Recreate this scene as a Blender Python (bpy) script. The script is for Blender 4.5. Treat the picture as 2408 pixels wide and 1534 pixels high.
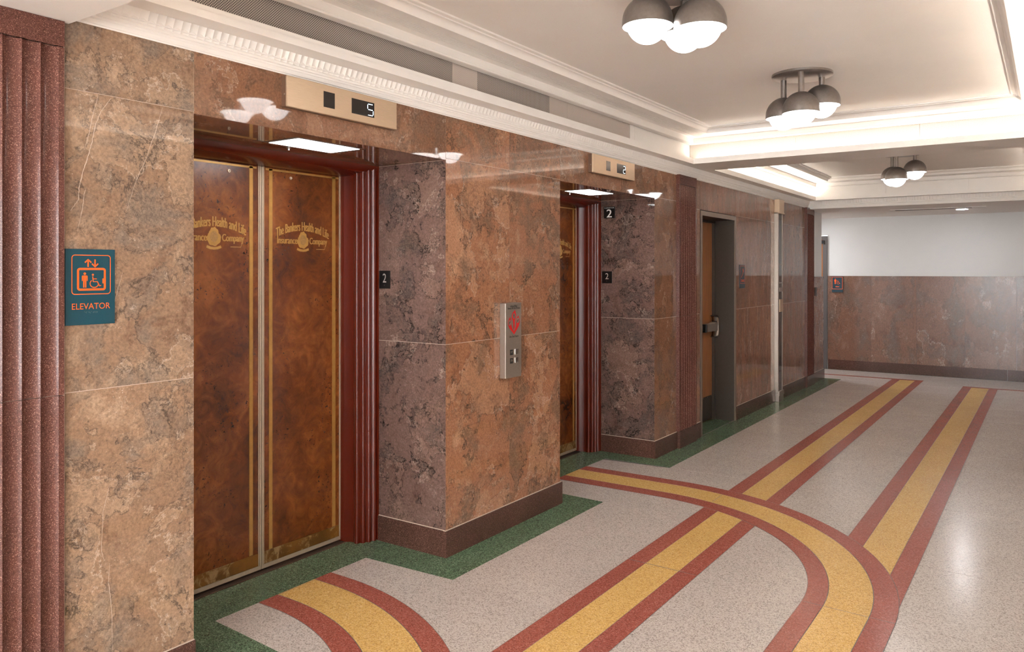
import bpy, bmesh, math, random
from mathutils import Vector
random.seed(7)
PI = math.pi
for o in list(bpy.data.objects): bpy.data.objects.remove(o, do_unlink=True)
scene = bpy.context.scene
COL = scene.collection

# ------------------------------------------------------------------ camera
CAMX, CAMH, YAW, FPX, PX0, HOR = 2.7115, 1.55, 0.5951, 1838.8, 1227.6, 636.9
PHOTO = (1838.8, 1227.6, 636.9)
cam = bpy.data.cameras.new('camera'); camo = bpy.data.objects.new('camera', cam); COL.objects.link(camo)
cam.sensor_fit = 'HORIZONTAL'; cam.sensor_width = 36.0; cam.lens = FPX * 36.0 / 2408.0
cam.shift_x = (1204.0 - PX0) / 2408.0; cam.shift_y = (HOR - 767.0) / 2408.0
cam.clip_start = 0.02; cam.clip_end = 60
camo.location = (CAMX, 0, CAMH); camo.rotation_euler = (PI / 2, 0, YAW)
scene.camera = camo
# ------------------------------------------------------------------ world, exposure
w = bpy.data.worlds.new('world'); scene.world = w; w.use_nodes = True
w.node_tree.nodes['Background'].inputs[0].default_value = (.95, .98, 1, 1)
w.node_tree.nodes['Background'].inputs[1].default_value = 5.6
scene.view_settings.view_transform = 'Standard'; scene.view_settings.look = 'None'
scene.view_settings.gamma = 1.0; scene.view_settings.use_curve_mapping = False
scene.view_settings.exposure = 1.95
GLOBE_E, LED_E, PANEL_E = 3.4, 12.0, 4.5

# ------------------------------------------------------------------ helpers
def s2l(c):
    return tuple(((v / 255) / 12.92 if v / 255 <= .04045 else ((v / 255 + .055) / 1.055) ** 2.4) for v in c) + (1,)

def obj(name, me, m=None, parent=None):
    o = bpy.data.objects.new(name, me); COL.objects.link(o)
    if m is not None:
        me.materials.clear(); me.materials.append(m)
    if parent is not None: o.parent = parent
    return o

class MB:
    def __init__(s): s.v = []; s.f = []; s.sm = False
    def add(s, vs, fs):
        n = len(s.v); s.v += [tuple(p) for p in vs]; s.f += [tuple(i + n for i in f) for f in fs]; return s
    def box(s, x0, x1, y0, y1, z0, z1):
        return s.add([(x0, y0, z0), (x1, y0, z0), (x1, y1, z0), (x0, y1, z0), (x0, y0, z1), (x1, y0, z1), (x1, y1, z1), (x0, y1, z1)],
                     [(0, 3, 2, 1), (4, 5, 6, 7), (0, 1, 5, 4), (1, 2, 6, 5), (2, 3, 7, 6), (3, 0, 4, 7)])
    def prism(s, poly, z0, z1):
        n = len(poly)
        a = sum(poly[i][0] * poly[(i + 1) % n][1] - poly[(i + 1) % n][0] * poly[i][1] for i in range(n))
        if a < 0: poly = poly[::-1]
        vs = [(p[0], p[1], z0) for p in poly] + [(p[0], p[1], z1) for p in poly]
        return s.add(vs, [tuple(range(n - 1, -1, -1)), tuple(range(n, 2 * n))] + [(i, (i + 1) % n, n + (i + 1) % n, n + i) for i in range(n)])
    def strip(s, a, b, z0, z1):          # prism strip between two polylines (plan)
        n = len(a)
        vs = [(p[0], p[1], z1) for p in a] + [(p[0], p[1], z1) for p in b] + [(p[0], p[1], z0) for p in a] + [(p[0], p[1], z0) for p in b]
        fs = []
        for i in range(n - 1):
            fs.append((i, i + 1, n + i + 1, n + i)); fs.append((2 * n + i, 3 * n + i, 3 * n + i + 1, 2 * n + i + 1))
            fs.append((i, 2 * n + i, 2 * n + i + 1, i + 1)); fs.append((n + i, n + i + 1, 3 * n + i + 1, 3 * n + i))
        fs += [(0, n, 3 * n, 2 * n), (n - 1, 3 * n - 1, 4 * n - 1, 2 * n - 1)]
        return s.add(vs, fs)
    def lathe(s, prof, c=(0, 0, 0), n=32, axis='z'):
        k = len(prof); base = []
        for j in range(n):
            t = 2 * PI * j / n
            for r, h in prof:
                if axis == 'z': base.append((c[0] + r * math.cos(t), c[1] + r * math.sin(t), c[2] + h))
                elif axis == 'x': base.append((c[0] + h, c[1] + r * math.cos(t), c[2] + r * math.sin(t)))
                else: base.append((c[0] + r * math.cos(t), c[1] + h, c[2] + r * math.sin(t)))
        fs = [(j * k + i, ((j + 1) % n) * k + i, ((j + 1) % n) * k + i + 1, j * k + i + 1) for j in range(n) for i in range(k - 1)]
        return s.add(base, fs)
    def build(s, name, m=None, parent=None, smooth=False, bevel=0, weld=False, seg=2):
        me = bpy.data.meshes.new(name); me.from_pydata(s.v, [], s.f)
        bm = bmesh.new(); bm.from_mesh(me)
        if weld: bmesh.ops.remove_doubles(bm, verts=bm.verts, dist=1e-5)
        bmesh.ops.recalc_face_normals(bm, faces=bm.faces)
        bm.to_mesh(me); bm.free()
        if smooth:
            for p in me.polygons: p.use_smooth = True
        o = obj(name, me, m, parent)
        if bevel:
            b = o.modifiers.new('bevel', 'BEVEL'); b.width = bevel; b.segments = seg; b.limit_method = 'ANGLE'
        return o

def box(name, x0, x1, y0, y1, z0, z1, m, parent=None, bevel=0):
    return MB().box(x0, x1, y0, y1, z0, z1).build(name, m, parent, bevel=bevel)

def smooth_angle(o, ang=35):
    me = o.data
    for p in me.polygons: p.use_smooth = True
    bm = bmesh.new(); bm.from_mesh(me)
    for e in bm.edges:
        if len(e.link_faces) == 2 and e.calc_face_angle(0) > math.radians(ang): e.smooth = False
    bm.to_mesh(me); bm.free()
    return o

def empty(name, loc=(0, 0, 0)):
    o = bpy.data.objects.new(name, None); COL.objects.link(o); o.location = loc; o.empty_display_size = .1; return o
def tag(o, label, cat, group=None):
    o['label'] = label; o['category'] = cat
    if group: o['group'] = group
    return o
def struct(o, label=None):
    o['kind'] = 'structure'
    if label: o['label'] = label
    return o
def at(o, root):
    """parent a part built in world coordinates to a moved root"""
    o.parent = root; o.matrix_parent_inverse = root.matrix_basis.inverted(); return o
def copy_tree(o, d, parent=None):
    c = o.copy(); COL.objects.link(c)
    if parent is None: c.location = o.location + Vector(d)
    else: c.parent = parent
    for ch in list(o.children): copy_tree(ch, d, c)
    return c

_tc = {}
def text_polys(body):
    if body in _tc: return _tc[body]
    cu = bpy.data.curves.new('t', 'FONT'); cu.body = body; cu.size = 1; cu.resolution_u = 4; cu.fill_mode = 'FRONT'
    ob = bpy.data.objects.new('t', cu); COL.objects.link(ob)
    dg = bpy.context.evaluated_depsgraph_get(); me = ob.evaluated_get(dg).to_mesh()
    v = [(p.co.x, p.co.y) for p in me.vertices]; f = [tuple(p.vertices) for p in me.polygons]
    ob.evaluated_get(dg).to_mesh_clear()
    bpy.data.objects.remove(ob, do_unlink=True); bpy.data.curves.remove(cu)
    x0 = min(p[0] for p in v); x1 = max(p[0] for p in v); y0 = min(p[1] for p in v); y1 = max(p[1] for p in v)
    v = [((p[0] - x0) / (x1 - x0), (p[1] - y0) / (y1 - y0)) for p in v]
    _tc[body] = (v, f); return v, f
def onto(pts, plane, depth):
    """2-D points -> wall: 'x' faces +x (u=y), 'y' faces -y (u=x); depth = coordinate of the face"""
    if plane == 'x': return [(depth, u, v) for u, v in pts]
    return [(u, depth, v) for u, v in pts]
def text(mb, body, u0, u1, v0, v1, plane, depth, bend=0.0, bold=0.0):
    v, f = text_polys(body)
    pts = []
    for a, b in v:
        u = u0 + a * (u1 - u0); z = v0 + b * (v1 - v0) - bend * ((2 * a - 1) ** 2)
        pts.append((u, z))
    mb.add(onto(pts, plane, depth), f)
    if bold:
        for k, du in enumerate((-bold, bold, -bold / 2, bold / 2)):
            e = .00012 * (k + 1) * (1 if plane == 'x' else -1)
            mb.add(onto([(p[0] + du, p[1]) for p in pts], plane, depth + e), f)
def poly2(mb, pts, plane, depth):
    mb.add(onto(pts, plane, depth), [tuple(range(len(pts)))])
def disc2(mb, u, v, r, plane, depth, n=20, rv=None):
    poly2(mb, [(u + r * math.cos(2 * PI * i / n), v + (rv or r) * math.sin(2 * PI * i / n)) for i in range(n)], plane, depth)
def line2(mb, pts, w_, plane, depth, closed=False):
    n = len(pts); L = []; Rr = []
    for i in range(n):
        a = pts[(i - 1) % n] if (closed or i) else pts[i]; b = pts[(i + 1) % n] if (closed or i < n - 1) else pts[i]
        dx, dy = b[0] - a[0], b[1] - a[1]; l = math.hypot(dx, dy) or 1; nx, ny = -dy / l * w_ / 2, dx / l * w_ / 2
        L.append((pts[i][0] + nx, pts[i][1] + ny)); Rr.append((pts[i][0] - nx, pts[i][1] - ny))
    k = n if closed else n - 1
    mb.add(onto(L + Rr, plane, depth), [(i, (i + 1) % n, n + (i + 1) % n, n + i) for i in range(k)])
def rrect(u0, u1, v0, v1, r, n=6):
    out = []
    for cx_, cy_, a0 in ((u1 - r, v1 - r, 0), (u0 + r, v1 - r, 90), (u0 + r, v0 + r, 180), (u1 - r, v0 + r, 270)):
        for i in range(n + 1):
            t = math.radians(a0 + 90 * i / n); out.append((cx_ + r * math.cos(t), cy_ + r * math.sin(t)))
    return out

# ------------------------------------------------------------------ materials
class NT:
    def __init__(s, name):
        s.m = bpy.data.materials.new(name); s.m.use_nodes = True; s.t = s.m.node_tree; s.b = s.t.nodes['Principled BSDF']
    def n(s, typ, **kw):
        nd = s.t.nodes.new(typ)
        for k, v in kw.items():
            if k[0] == '_': setattr(nd, k[1:], v)
            else: nd.inputs[k.replace('__', ' ')].default_value = v
        return nd
    def l(s, a, b): s.t.links.new(a, b)
    def coords(s, rnd=True, scale=(1, 1, 1)):
        tc = s.n('ShaderNodeTexCoord'); out = tc.outputs['Object']
        if scale != (1, 1, 1):
            mp = s.n('ShaderNodeMapping'); mp.inputs['Scale'].default_value = scale; s.l(out, mp.inputs[0]); out = mp.outputs[0]
        if rnd:
            oi = s.n('ShaderNodeObjectInfo'); mu = s.n('ShaderNodeMath', _operation='MULTIPLY'); mu.inputs[1].default_value = 60
            s.l(oi.outputs['Random'], mu.inputs[0])
            ad = s.n('ShaderNodeVectorMath', _operation='ADD'); s.l(out, ad.inputs[0])
            cb = s.n('ShaderNodeCombineXYZ'); s.l(mu.outputs[0], cb.inputs[0]); s.l(mu.outputs[0], cb.inputs[1]); s.l(mu.outputs[0], cb.inputs[2])
            s.l(cb.outputs[0], ad.inputs[1]); out = ad.outputs[0]
        return out
    def noise(s, co, scale, detail=6, rough=.55, dist=0.0):
        nd = s.n('ShaderNodeTexNoise'); nd.inputs['Scale'].default_value = scale; nd.inputs['Detail'].default_value = detail
        nd.inputs['Roughness'].default_value = rough; nd.inputs['Distortion'].default_value = dist
        s.l(co, nd.inputs['Vector']); return nd.outputs[0]
    def ramp(s, fac, stops, interp='LINEAR'):
        r = s.n('ShaderNodeValToRGB'); cr = r.color_ramp; cr.interpolation = interp
        while len(cr.elements) < len(stops): cr.elements.new(.5)
        for e, (p, c) in zip(cr.elements, stops):
            e.position = p; e.color = c if len(c) == 4 else (*c, 1)
        s.l(fac, r.inputs[0]); return r.outputs[0]
    def mix(s, fac, a, b, mode='MIX'):
        m = s.n('ShaderNodeMix', _data_type='RGBA', _blend_type=mode)
        for sock, val in ((m.inputs[0], fac), (m.inputs[6], a), (m.inputs[7], b)):
            if isinstance(val, (int, float)): sock.default_value = val
            elif isinstance(val, tuple): sock.default_value = val
            else: s.l(val, sock)
        return m.outputs[2]
    def math(s, op, a, b=0.0, clamp=False):
        m = s.n('ShaderNodeMath', _operation=op); m.use_clamp = clamp
        for i, v in enumerate((a, b)):
            if isinstance(v, (int, float)): m.inputs[i].default_value = v
            else: s.l(v, m.inputs[i])
        return m.outputs[0]
    def done(s, col=None, rough=.5, metal=0.0, spec=.5, bump=None, bstr=.1, bdist=.002, coat=0):
        if col is not None:
            if isinstance(col, tuple): s.b.inputs['Base Color'].default_value = col
            else: s.l(col, s.b.inputs['Base Color'])
        if isinstance(rough, (int, float)): s.b.inputs['Roughness'].default_value = rough
        else: s.l(rough, s.b.inputs['Roughness'])
        s.b.inputs['Metallic'].default_value = metal; s.b.inputs['Specular IOR Level'].default_value = spec
        if coat: s.b.inputs['Coat Weight'].default_value = coat; s.b.inputs['Coat Roughness'].default_value = .06
        if bump is not None:
            bp = s.n('ShaderNodeBump'); bp.inputs['Strength'].default_value = bstr; bp.inputs['Distance'].default_value = bdist
            s.l(bump, bp.inputs['Height']); s.l(bp.outputs[0], s.b.inputs['Normal'])
        return s.m

BLK = (0, 0, 0, 1); WHT = (1, 1, 1, 1)
def marble(name, c_lo, c_mid, c_hi, c_grey, c_vein, grey=.5, vein=1.0, white=1.0, rough=.035, streak=(1, 1, 1), patch=3.2):
    t = NT(name); co = t.coords(True, streak)
    pale = s2l((222, 202, 186))
    def band(n, c, w_): return t.ramp(t.math('ABSOLUTE', t.math('SUBTRACT', n, c)), [(0, WHT), (w_, BLK)])
    big = t.noise(co, 2.0, 6, .62, .3); med = t.noise(co, 8, 10, .7, .5)
    f = t.math('ADD', t.math('MULTIPLY', big, .45), t.math('MULTIPLY', med, .55))
    col = t.ramp(f, [(.36, c_lo), (.47, c_mid), (.53, c_mid), (.64, c_hi)])
    # clear light islands with crinkled shores
    isl = t.noise(co, patch * .8, 12, .66, .25)
    im = t.ramp(isl, [(.535, BLK), (.56, WHT)])
    col = t.mix(t.math('MULTIPLY', im, .42), col, c_hi)
    # grey clouds
    g = t.noise(co, patch * 1.3, 12, .68, .35)
    gm = t.ramp(g, [(.49, BLK), (.62, WHT)])
    col = t.mix(t.math('MULTIPLY', gm, grey), col, c_grey)
    brk = t.ramp(t.noise(co, 6, 8, .7), [(.46, BLK), (.56, WHT)])
    rimm = t.math('MULTIPLY', band(g, .535, .017), brk)
    col = t.mix(t.math('MULTIPLY', rimm, vein, True), col, c_vein)
    rim2 = t.math('MULTIPLY', band(isl, .547, .009), t.math('SUBTRACT', 1.0, brk))
    col = t.mix(t.math('MULTIPLY', rim2, .8 * vein, True), col, c_vein)
    col = t.mix(t.math('MULTIPLY', t.math('MULTIPLY', band(isl, .558, .006), brk), .55 * white, True), col, pale)
    n6 = t.noise(co, 42, 8, .75, .4)
    col = t.mix(t.math('MULTIPLY', t.math('MULTIPLY', band(n6, .5, .03), gm), .5 * vein, True), col, c_vein)
    # fine crinkle network
    n2 = t.noise(co, 16, 11, .74, .5); m2 = t.ramp(t.noise(co, 4, 6, .65), [(.46, BLK), (.6, WHT)])
    col = t.mix(t.math('MULTIPLY', t.math('MULTIPLY', band(n2, .5, .02), m2), .75 * vein, True), col, c_vein)
    # dark pits
    n4 = t.noise(co, 30, 6, .7); m4 = t.ramp(t.noise(co, 3.3, 6, .7), [(.54, BLK), (.62, WHT)])
    col = t.mix(t.math('MULTIPLY', t.math('MULTIPLY', t.ramp(n4, [(.62, BLK), (.66, WHT)]), m4), .7 * vein, True), col, c_vein)
    # pale flecks and fossil specks
    sm = t.ramp(t.noise(co, 7, 8, .7), [(.5, BLK), (.62, WHT)])
    n5 = t.noise(co, 34, 8, .75, .5)
    col = t.mix(t.math('MULTIPLY', t.math('MULTIPLY', band(n5, .58, .012), sm), .6 * white, True), col, pale)
    vo = t.n('ShaderNodeTexVoronoi'); vo.inputs['Scale'].default_value = 75; t.l(co, vo.inputs['Vector'])
    col = t.mix(t.math('MULTIPLY', t.math('MULTIPLY', t.ramp(vo.outputs['Distance'], [(.1, WHT), (.2, BLK)]), sm), .55 * white, True), col, pale)
    fine = t.noise(co, 90, 5, .75)
    col = t.mix(.7, col, t.ramp(fine, [(.3, (.5, .5, .5, 1)), (.7, (1.42, 1.42, 1.42, 1))]), 'MULTIPLY')
    oi = t.n('ShaderNodeObjectInfo')
    col = t.mix(1.0, col, t.ramp(oi.outputs['Random'], [(0, (.92, .92, .92, 1)), (1, (1.08, 1.06, 1.03, 1))]), 'MULTIPLY')
    return t.done(col, rough, spec=.4)

M = {}
M['marble_tan'] = marble('marble_tan', s2l((114, 85, 68)), s2l((152, 122, 99)), s2l((182, 154, 129)), s2l((136, 121, 109)), s2l((72, 63, 57)), .7, .9, 1.0)
M['marble_russet'] = marble('marble_russet', s2l((122, 82, 60)), s2l((158, 110, 83)), s2l((180, 138, 109)), s2l((124, 99, 81)), s2l((61, 50, 41)), .75, 1.0, .8)
M['marble_lintel'] = marble('marble_lintel', s2l((105, 69, 51)), s2l((138, 99, 76)), s2l((161, 123, 98)), s2l((116, 95, 81)), s2l((62, 51, 44)), .6, .6, .9)
M['marble_mauve'] = marble('marble_mauve', s2l((87, 62, 54)), s2l((115, 90, 82)), s2l((134, 107, 94)), s2l((88, 76, 72)), s2l((23, 19, 17)), .75, 1.2, .7, patch=4.2)
M['marble_brown'] = marble('marble_brown', s2l((101, 66, 52)), s2l((130, 93, 75)), s2l((148, 115, 98)), s2l((114, 96, 86)), s2l((60, 46, 38)), .8, .5, .9, streak=(1, 1, .6), patch=2.2, rough=.2)
M['marble_streak'] = marble('marble_streak', s2l((117, 81, 64)), s2l((145, 106, 86)), s2l((163, 127, 106)), s2l((128, 106, 91)), s2l((65, 50, 41)), .6, .7, .9, streak=(1.6, 1.6, .45), patch=3.2)

def granite(name, base, lo, hi, rough):
    t = NT(name); co = t.coords(True)
    vo = t.n('ShaderNodeTexVoronoi'); vo.inputs['Scale'].default_value = 460; t.l(co, vo.inputs['Vector'])
    sep = t.n('ShaderNodeSeparateColor'); t.l(vo.outputs['Color'], sep.inputs[0])
    col = t.ramp(sep.outputs[0], [(0, lo), (.45, base), (.85, base), (.97, hi)])
    col = t.mix(.5, col, t.ramp(t.noise(co, 3, 5), [(.35, (.72, .72, .72, 1)), (.7, (1.25, 1.2, 1.2, 1))]), 'MULTIPLY')
    return t.done(col, rough, spec=.24)
M['granite'] = granite('red_granite', s2l((104, 66, 57)), s2l((72, 42, 36)), s2l((158, 116, 102)), .14)
M['granite_base'] = granite('base_granite', s2l((88, 60, 51)), s2l((58, 37, 31)), s2l((136, 102, 88)), .2)

def terrazzo(name, base, dark, light, amount=.5):
    t = NT(name); co = t.coords(True)
    vo = t.n('ShaderNodeTexVoronoi'); vo.inputs['Scale'].default_value = 210; t.l(co, vo.inputs['Vector'])
    sep = t.n('ShaderNodeSeparateColor'); t.l(vo.outputs['Color'], sep.inputs[0])
    col = t.ramp(sep.outputs[0], [(0, dark), (.2, dark), (.3, base), (.75, base), (.9, light)])
    vo2 = t.n('ShaderNodeTexVoronoi'); vo2.inputs['Scale'].default_value = 430; t.l(co, vo2.inputs['Vector'])
    sep2 = t.n('ShaderNodeSeparateColor'); t.l(vo2.outputs['Color'], sep2.inputs[0])
    col = t.mix(.35, col, t.ramp(sep2.outputs[1], [(.1, dark), (.4, base), (.9, light)]))
    col = t.mix(.4, col, t.ramp(t.noise(co, 2.2, 4), [(.35, (.9, .9, .9, 1)), (.7, (1.08, 1.07, 1.06, 1))]), 'MULTIPLY')
    return t.done(col, t.ramp(t.noise(co, 5, 4), [(.3, (.19, .19, .19, 1)), (.7, (.24, .24, .24, 1))]), spec=.42)
M['t_field'] = terrazzo('terrazzo_field', s2l((208, 197, 189)), s2l((152, 139, 130)), s2l((226, 217, 210)))
M['t_red'] = terrazzo('terrazzo_red', s2l((172, 92, 78)), s2l((132, 66, 56)), s2l((196, 126, 112)))
M['t_yellow'] = terrazzo('terrazzo_yellow', s2l((232, 188, 110)), s2l((194, 144, 76)), s2l((244, 212, 150)))
M['t_green'] = terrazzo('terrazzo_green', s2l((88, 116, 88)), s2l((36, 54, 40)), s2l((146, 172, 140)))

def plain(name, c, rough=.5, metal=0.0, spec=.5, noise=0.0, nscale=40):
    t = NT(name)
    if noise:
        co = t.coords(False); col = t.mix(1.0, s2l(c), t.ramp(t.noise(co, nscale, 4), [(.3, (1 - noise,) * 3 + (1,)), (.7, (1 + noise,) * 3 + (1,))]), 'MULTIPLY')
        return t.done(col, rough, metal, spec)
    return t.done(s2l(c), rough, metal, spec)
M['paint'] = plain('cream_paint', (238, 232, 225), .45, noise=.02, nscale=6)
M['ceil'] = plain('ceiling_paint', (236, 230, 223), .6, noise=.02, nscale=2)
M['white_wall'] = plain('white_wall_paint', (226, 224, 222), .6, noise=.015, nscale=3)
M['grout'] = plain('pale_grout', (206, 182, 164), .7, noise=.08)
M['zinc'] = plain('zinc_divider', (112, 106, 102), .4, .3, noise=.1)
M['bronze'] = plain('dark_bronze_frame', (72, 62, 54), .42, .25, noise=.06)
M['bronze_face'] = plain('bronze_frame_face', (128, 110, 96), .4, .3, noise=.05)
M['greydoor'] = plain('grey_door_frame', (96, 90, 88), .4)
M['gold'] = plain('gold_leaf', (190, 142, 74), .35, .35, noise=.12, nscale=30)
M['gold_worn'] = None
M['gold_dim'] = plain('aged_gold', (172, 128, 74), .45, .2, noise=.2, nscale=160)
M['silver'] = plain('bright_edge_metal', (206, 186, 160), .3, .5, noise=.06)
M['enamel'] = plain('oxblood_enamel', (92, 27, 11), .27, 0, .55, noise=.1, nscale=5)
M['nickel'] = plain('brushed_gunmetal', (142, 134, 129), .34, .75, noise=.08, nscale=60)
M['steel'] = plain('brushed_steel', (162, 149, 137), .34, .7, noise=.05, nscale=90)
M['chrome'] = plain('satin_chrome', (190, 184, 178), .22, .9)
M['black'] = plain('black_plastic', (14, 13, 13), .3)
M['screen'] = plain('dark_display', (40, 33, 30), .15)
M['teal'] = plain('teal_sign_plastic', (10, 68, 82), .4)
M['navy'] = plain('slate_sign_plastic', (28, 56, 68), .4)
M['orange'] = plain('orange_print', (252, 100, 26), .5)
M['red_print'] = plain('red_print', (206, 20, 20), .5)
M['black_print'] = plain('black_print', (30, 26, 24), .5)
M['silver_print'] = plain('silver_print', (176, 164, 156), .4)
M['white_print'] = plain('white_print', (236, 232, 226), .4)
M['sill'] = plain('worn_bronze_sill', (92, 68, 54), .45, .35, noise=.2, nscale=20)
M['glass_dark'] = plain('dark_chute_glass', (58, 52, 49), .06)
M['shade_in'] = plain('white_shade_inside', (235, 232, 228), .5)
M['dark'] = plain('shaft_dark', (24, 16, 12), .7)

t = NT('bronze_indicator'); co = t.coords(False, (1, 6, 300))
M['champagne'] = t.done(t.mix(.35, s2l((196, 170, 142)), t.ramp(t.noise(co, 3, 5, .7), [(.3, (.7, .7, .7, 1)), (.7, (1.25, 1.25, 1.25, 1))]), 'MULTIPLY'), .36, .45)
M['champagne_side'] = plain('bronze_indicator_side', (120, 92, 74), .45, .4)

def burl():
    t = NT('burl_walnut'); co = t.coords(True)
    a = t.noise(co, 2.2, 4, .5, .7); b = t.noise(co, 9, 8, .62, 2.4)
    col = t.ramp(t.math('ADD', t.math('MULTIPLY', a, .6), t.math('MULTIPLY', b, .4)), [(.34, s2l((68, 32, 13))), (.5, s2l((114, 58, 23))), (.66, s2l((148, 86, 40)))])
    wv = t.n('ShaderNodeTexWave'); wv.inputs['Scale'].default_value = 7; wv.inputs['Distortion'].default_value = 14; wv.inputs['Detail'].default_value = 4
    t.l(co, wv.inputs[0])
    col = t.mix(.28, col, t.ramp(wv.outputs['Fac'], [(0, (.6, .55, .5, 1)), (1, (1.25, 1.2, 1.1, 1))]), 'MULTIPLY')
    n = t.noise(co, 70, 6, .75, .6)
    kn = t.ramp(t.math('SUBTRACT', n, .575), [(.0, BLK), (.03, WHT)])
    km = t.ramp(t.noise(co, 4.2, 5, .65, .5), [(.48, BLK), (.57, WHT)])
    col = t.mix(t.math('MULTIPLY', kn, km), col, s2l((36, 18, 10)))
    return t.done(col, .27, spec=.5)
M['burl'] = burl()
t = NT('door_veneer'); co = t.coords(False, (8, 8, .7))
M['veneer'] = t.done(t.ramp(t.noise(co, 6, 6, .6, .4), [(.3, s2l((142, 88, 48))), (.7, s2l((172, 112, 66)))]), .4)
t = NT('worn_brass'); co = t.coords(True)
wn = t.ramp(t.noise(co, 9, 8, .7, 1.0), [(.5, BLK), (.58, WHT)])
M['gold_worn'] = t.done(t.mix(wn, t.ramp(t.noise(co, 5, 5), [(.35, s2l((98, 62, 20))), (.65, s2l((140, 92, 36)))]), s2l((168, 136, 92))), .4, .2)

def emis(name, c, e):
    t = NT(name); t.b.inputs['Base Color'].default_value = (*c, 1); t.b.inputs['Emission Color'].default_value = (*c, 1)
    t.b.inputs['Emission Strength'].default_value = e; t.b.inputs['Roughness'].default_value = .4; return t.m
M['globe'] = emis('lit_opal_glass', (1, .99, .98), GLOBE_E)
M['led'] = emis('lit_led_strip', (1, .95, .88), LED_E)
M['panel'] = emis('lit_soffit_panel', (.95, .98, 1), PANEL_E)
M['digit'] = emis('lit_digit', (.75, .92, 1), 1.3)
M['spot'] = emis('lit_downlight', (.95, .97, 1), 60.0)
M['spot_hall'] = emis('lit_hall_downlight', (.95, .97, 1), 140.0)

def mesh_mat(name, lo, hi):
    t = NT(name); tc = t.n('ShaderNodeTexCoord'); sx = t.n('ShaderNodeSeparateXYZ'); t.l(tc.outputs['Object'], sx.inputs[0])
    u = t.math('ADD', sx.outputs[0], sx.outputs[1])
    def hole(k): 
        a = t.math('SINE', t.math('MULTIPLY', t.math('ADD', u, t.math('MULTIPLY', sx.outputs[2], k)), 2 * PI / .0105)); return a
    f = t.math('MULTIPLY', t.math('ADD', t.math('ADD', hole(1), hole(-1)), 2.0), .25)
    return t.done(t.ramp(f, [(.4, lo), (.62, hi)]), .6)
M['mesh_dark'] = mesh_mat('perforated_screen', s2l((74, 66, 62)), s2l((200, 188, 178)))
M['mesh_light'] = mesh_mat('backed_perforated_screen', s2l((164, 150, 140)), s2l((218, 204, 192)))

# ------------------------------------------------------------------ key dimensions
YE = [(1.7706, 3.2699), (4.4572, 5.9565)]   # elevator recess openings along the wall
EDY = 2.6866
REV, ZL, ZB, ZC = .4976, 2.1496, .1423, 2.387
ZS, ZLED, ZM0, ZM1, ZCE = 2.477, 2.525, 2.65, 2.70, 2.745
XR = 2.882                                    # right wall
YF = 12.95                                    # far wall
YBE = 1.31                                    # far edge of the low near ceiling
YCK = 10.84                                   # far cornice line
YLF = 6.5                                     # front end of the open lobby beside the corridor
XLOB = 5.2                                    # lobby right wall
YBACK = -4.0

# ------------------------------------------------------------------ floor
fl = struct(box('floor', -1.9, XLOB + .1, YBACK - .1, YF + .1, -.08, -.002, M['zinc']), 'polished terrazzo floor')
def fpiece(name, poly, mat_, z=0.0):
    return MB().prism(poly, -.0019, z).build(name, mat_, fl)
G = .0017
# green border, cut into straight runs
fpiece('terrazzo_border', [(0, YBACK), (.225 - G, YBACK), (.225 - G, YE[0][0] - .001), (0, YE[0][0] - .001)], M['t_green'])
for k, (a, b, t0, t1) in enumerate([(1.98, 4.64, 2.075, 3.045), (4.64, 7.0, 4.645, 5.755)]):
    e0, e1 = YE[k]
    xa = -.352 if k == 0 else -.338
    fpiece('terrazzo_border', [(-.62, e0), (xa - G, e0), (xa - G, e1), (-.62, e1)], M['t_green'])           # in front of the sill
    fpiece('terrazzo_border', [(xa, e0), (.225 - G, e0), (.225 - G, t0 - G), (xa, t0 - G + .03)], M['t_green'])
    fpiece('terrazzo_border', [(xa, t1 + G - .02), (.225 - G, t1 + G), (.225 - G, e1), (xa, e1)], M['t_green'])
fpiece('terrazzo_border', [(0, 3.2699), (.225 - G, 3.2699), (.225 - G, 4.4572), (0, 4.4572)], M['t_green'])
fpiece('terrazzo_border', [(0, 5.9565), (.225 - G, 5.9565), (.225 - G, 8.9), (0, 8.9)], M['t_green'])
fpiece('terrazzo_border', [(0, 8.9 + G), (.225 - G, 8.9 + G), (.225 - G, 11.80), (0, 11.80)], M['t_green'])
fpiece('terrazzo_border', [(-.25, 6.95), (0, 6.95), (0, 7.95), (-.25, 7.95)], M['t_green'])
fpiece('terrazzo_border', [(-1.8, YF - .05), (XR, YF - .05), (XR, YF), (-1.8, YF)], M['t_green'])
# field panels in rows, joints a touch out of square as laid
J = [YBACK, -3.0, -2.0, -1.0, .1, 1.05, 2.03, 3.058, 3.836, 4.64, 5.745, 6.65, 7.55, 8.45, 9.35, 10.25, 11.15, 11.80, YF - .05]
def jy(y, x): return y - (.037 * (x - .24) if 1.5 < y < 5.5 else 0)
for i in range(len(J) - 1):
    a, b = J[i] + G, J[i + 1] - G
    x1 = XLOB if b < 6.7 else XR
    x0 = .225 + G
    if J[i] == 11.80: x0 = -1.8
    fpiece('terrazzo_panel', [(x0, jy(a, x0)), (x1, jy(a, x1)), (x1, jy(b, x1)), (x0, jy(b, x0))], M['t_field'])
fpiece('terrazzo_panel', [(-.352, 2.105), (.225 + G, 2.07), (.225 + G, 3.05), (-.352, 3.022)], M['t_field'], .0001)
fpiece('terrazzo_panel', [(-.338, 4.66), (.225 + G, 4.65), (.225 + G, 5.735), (-.338, 5.69)], M['t_field'], .0001)
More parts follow.
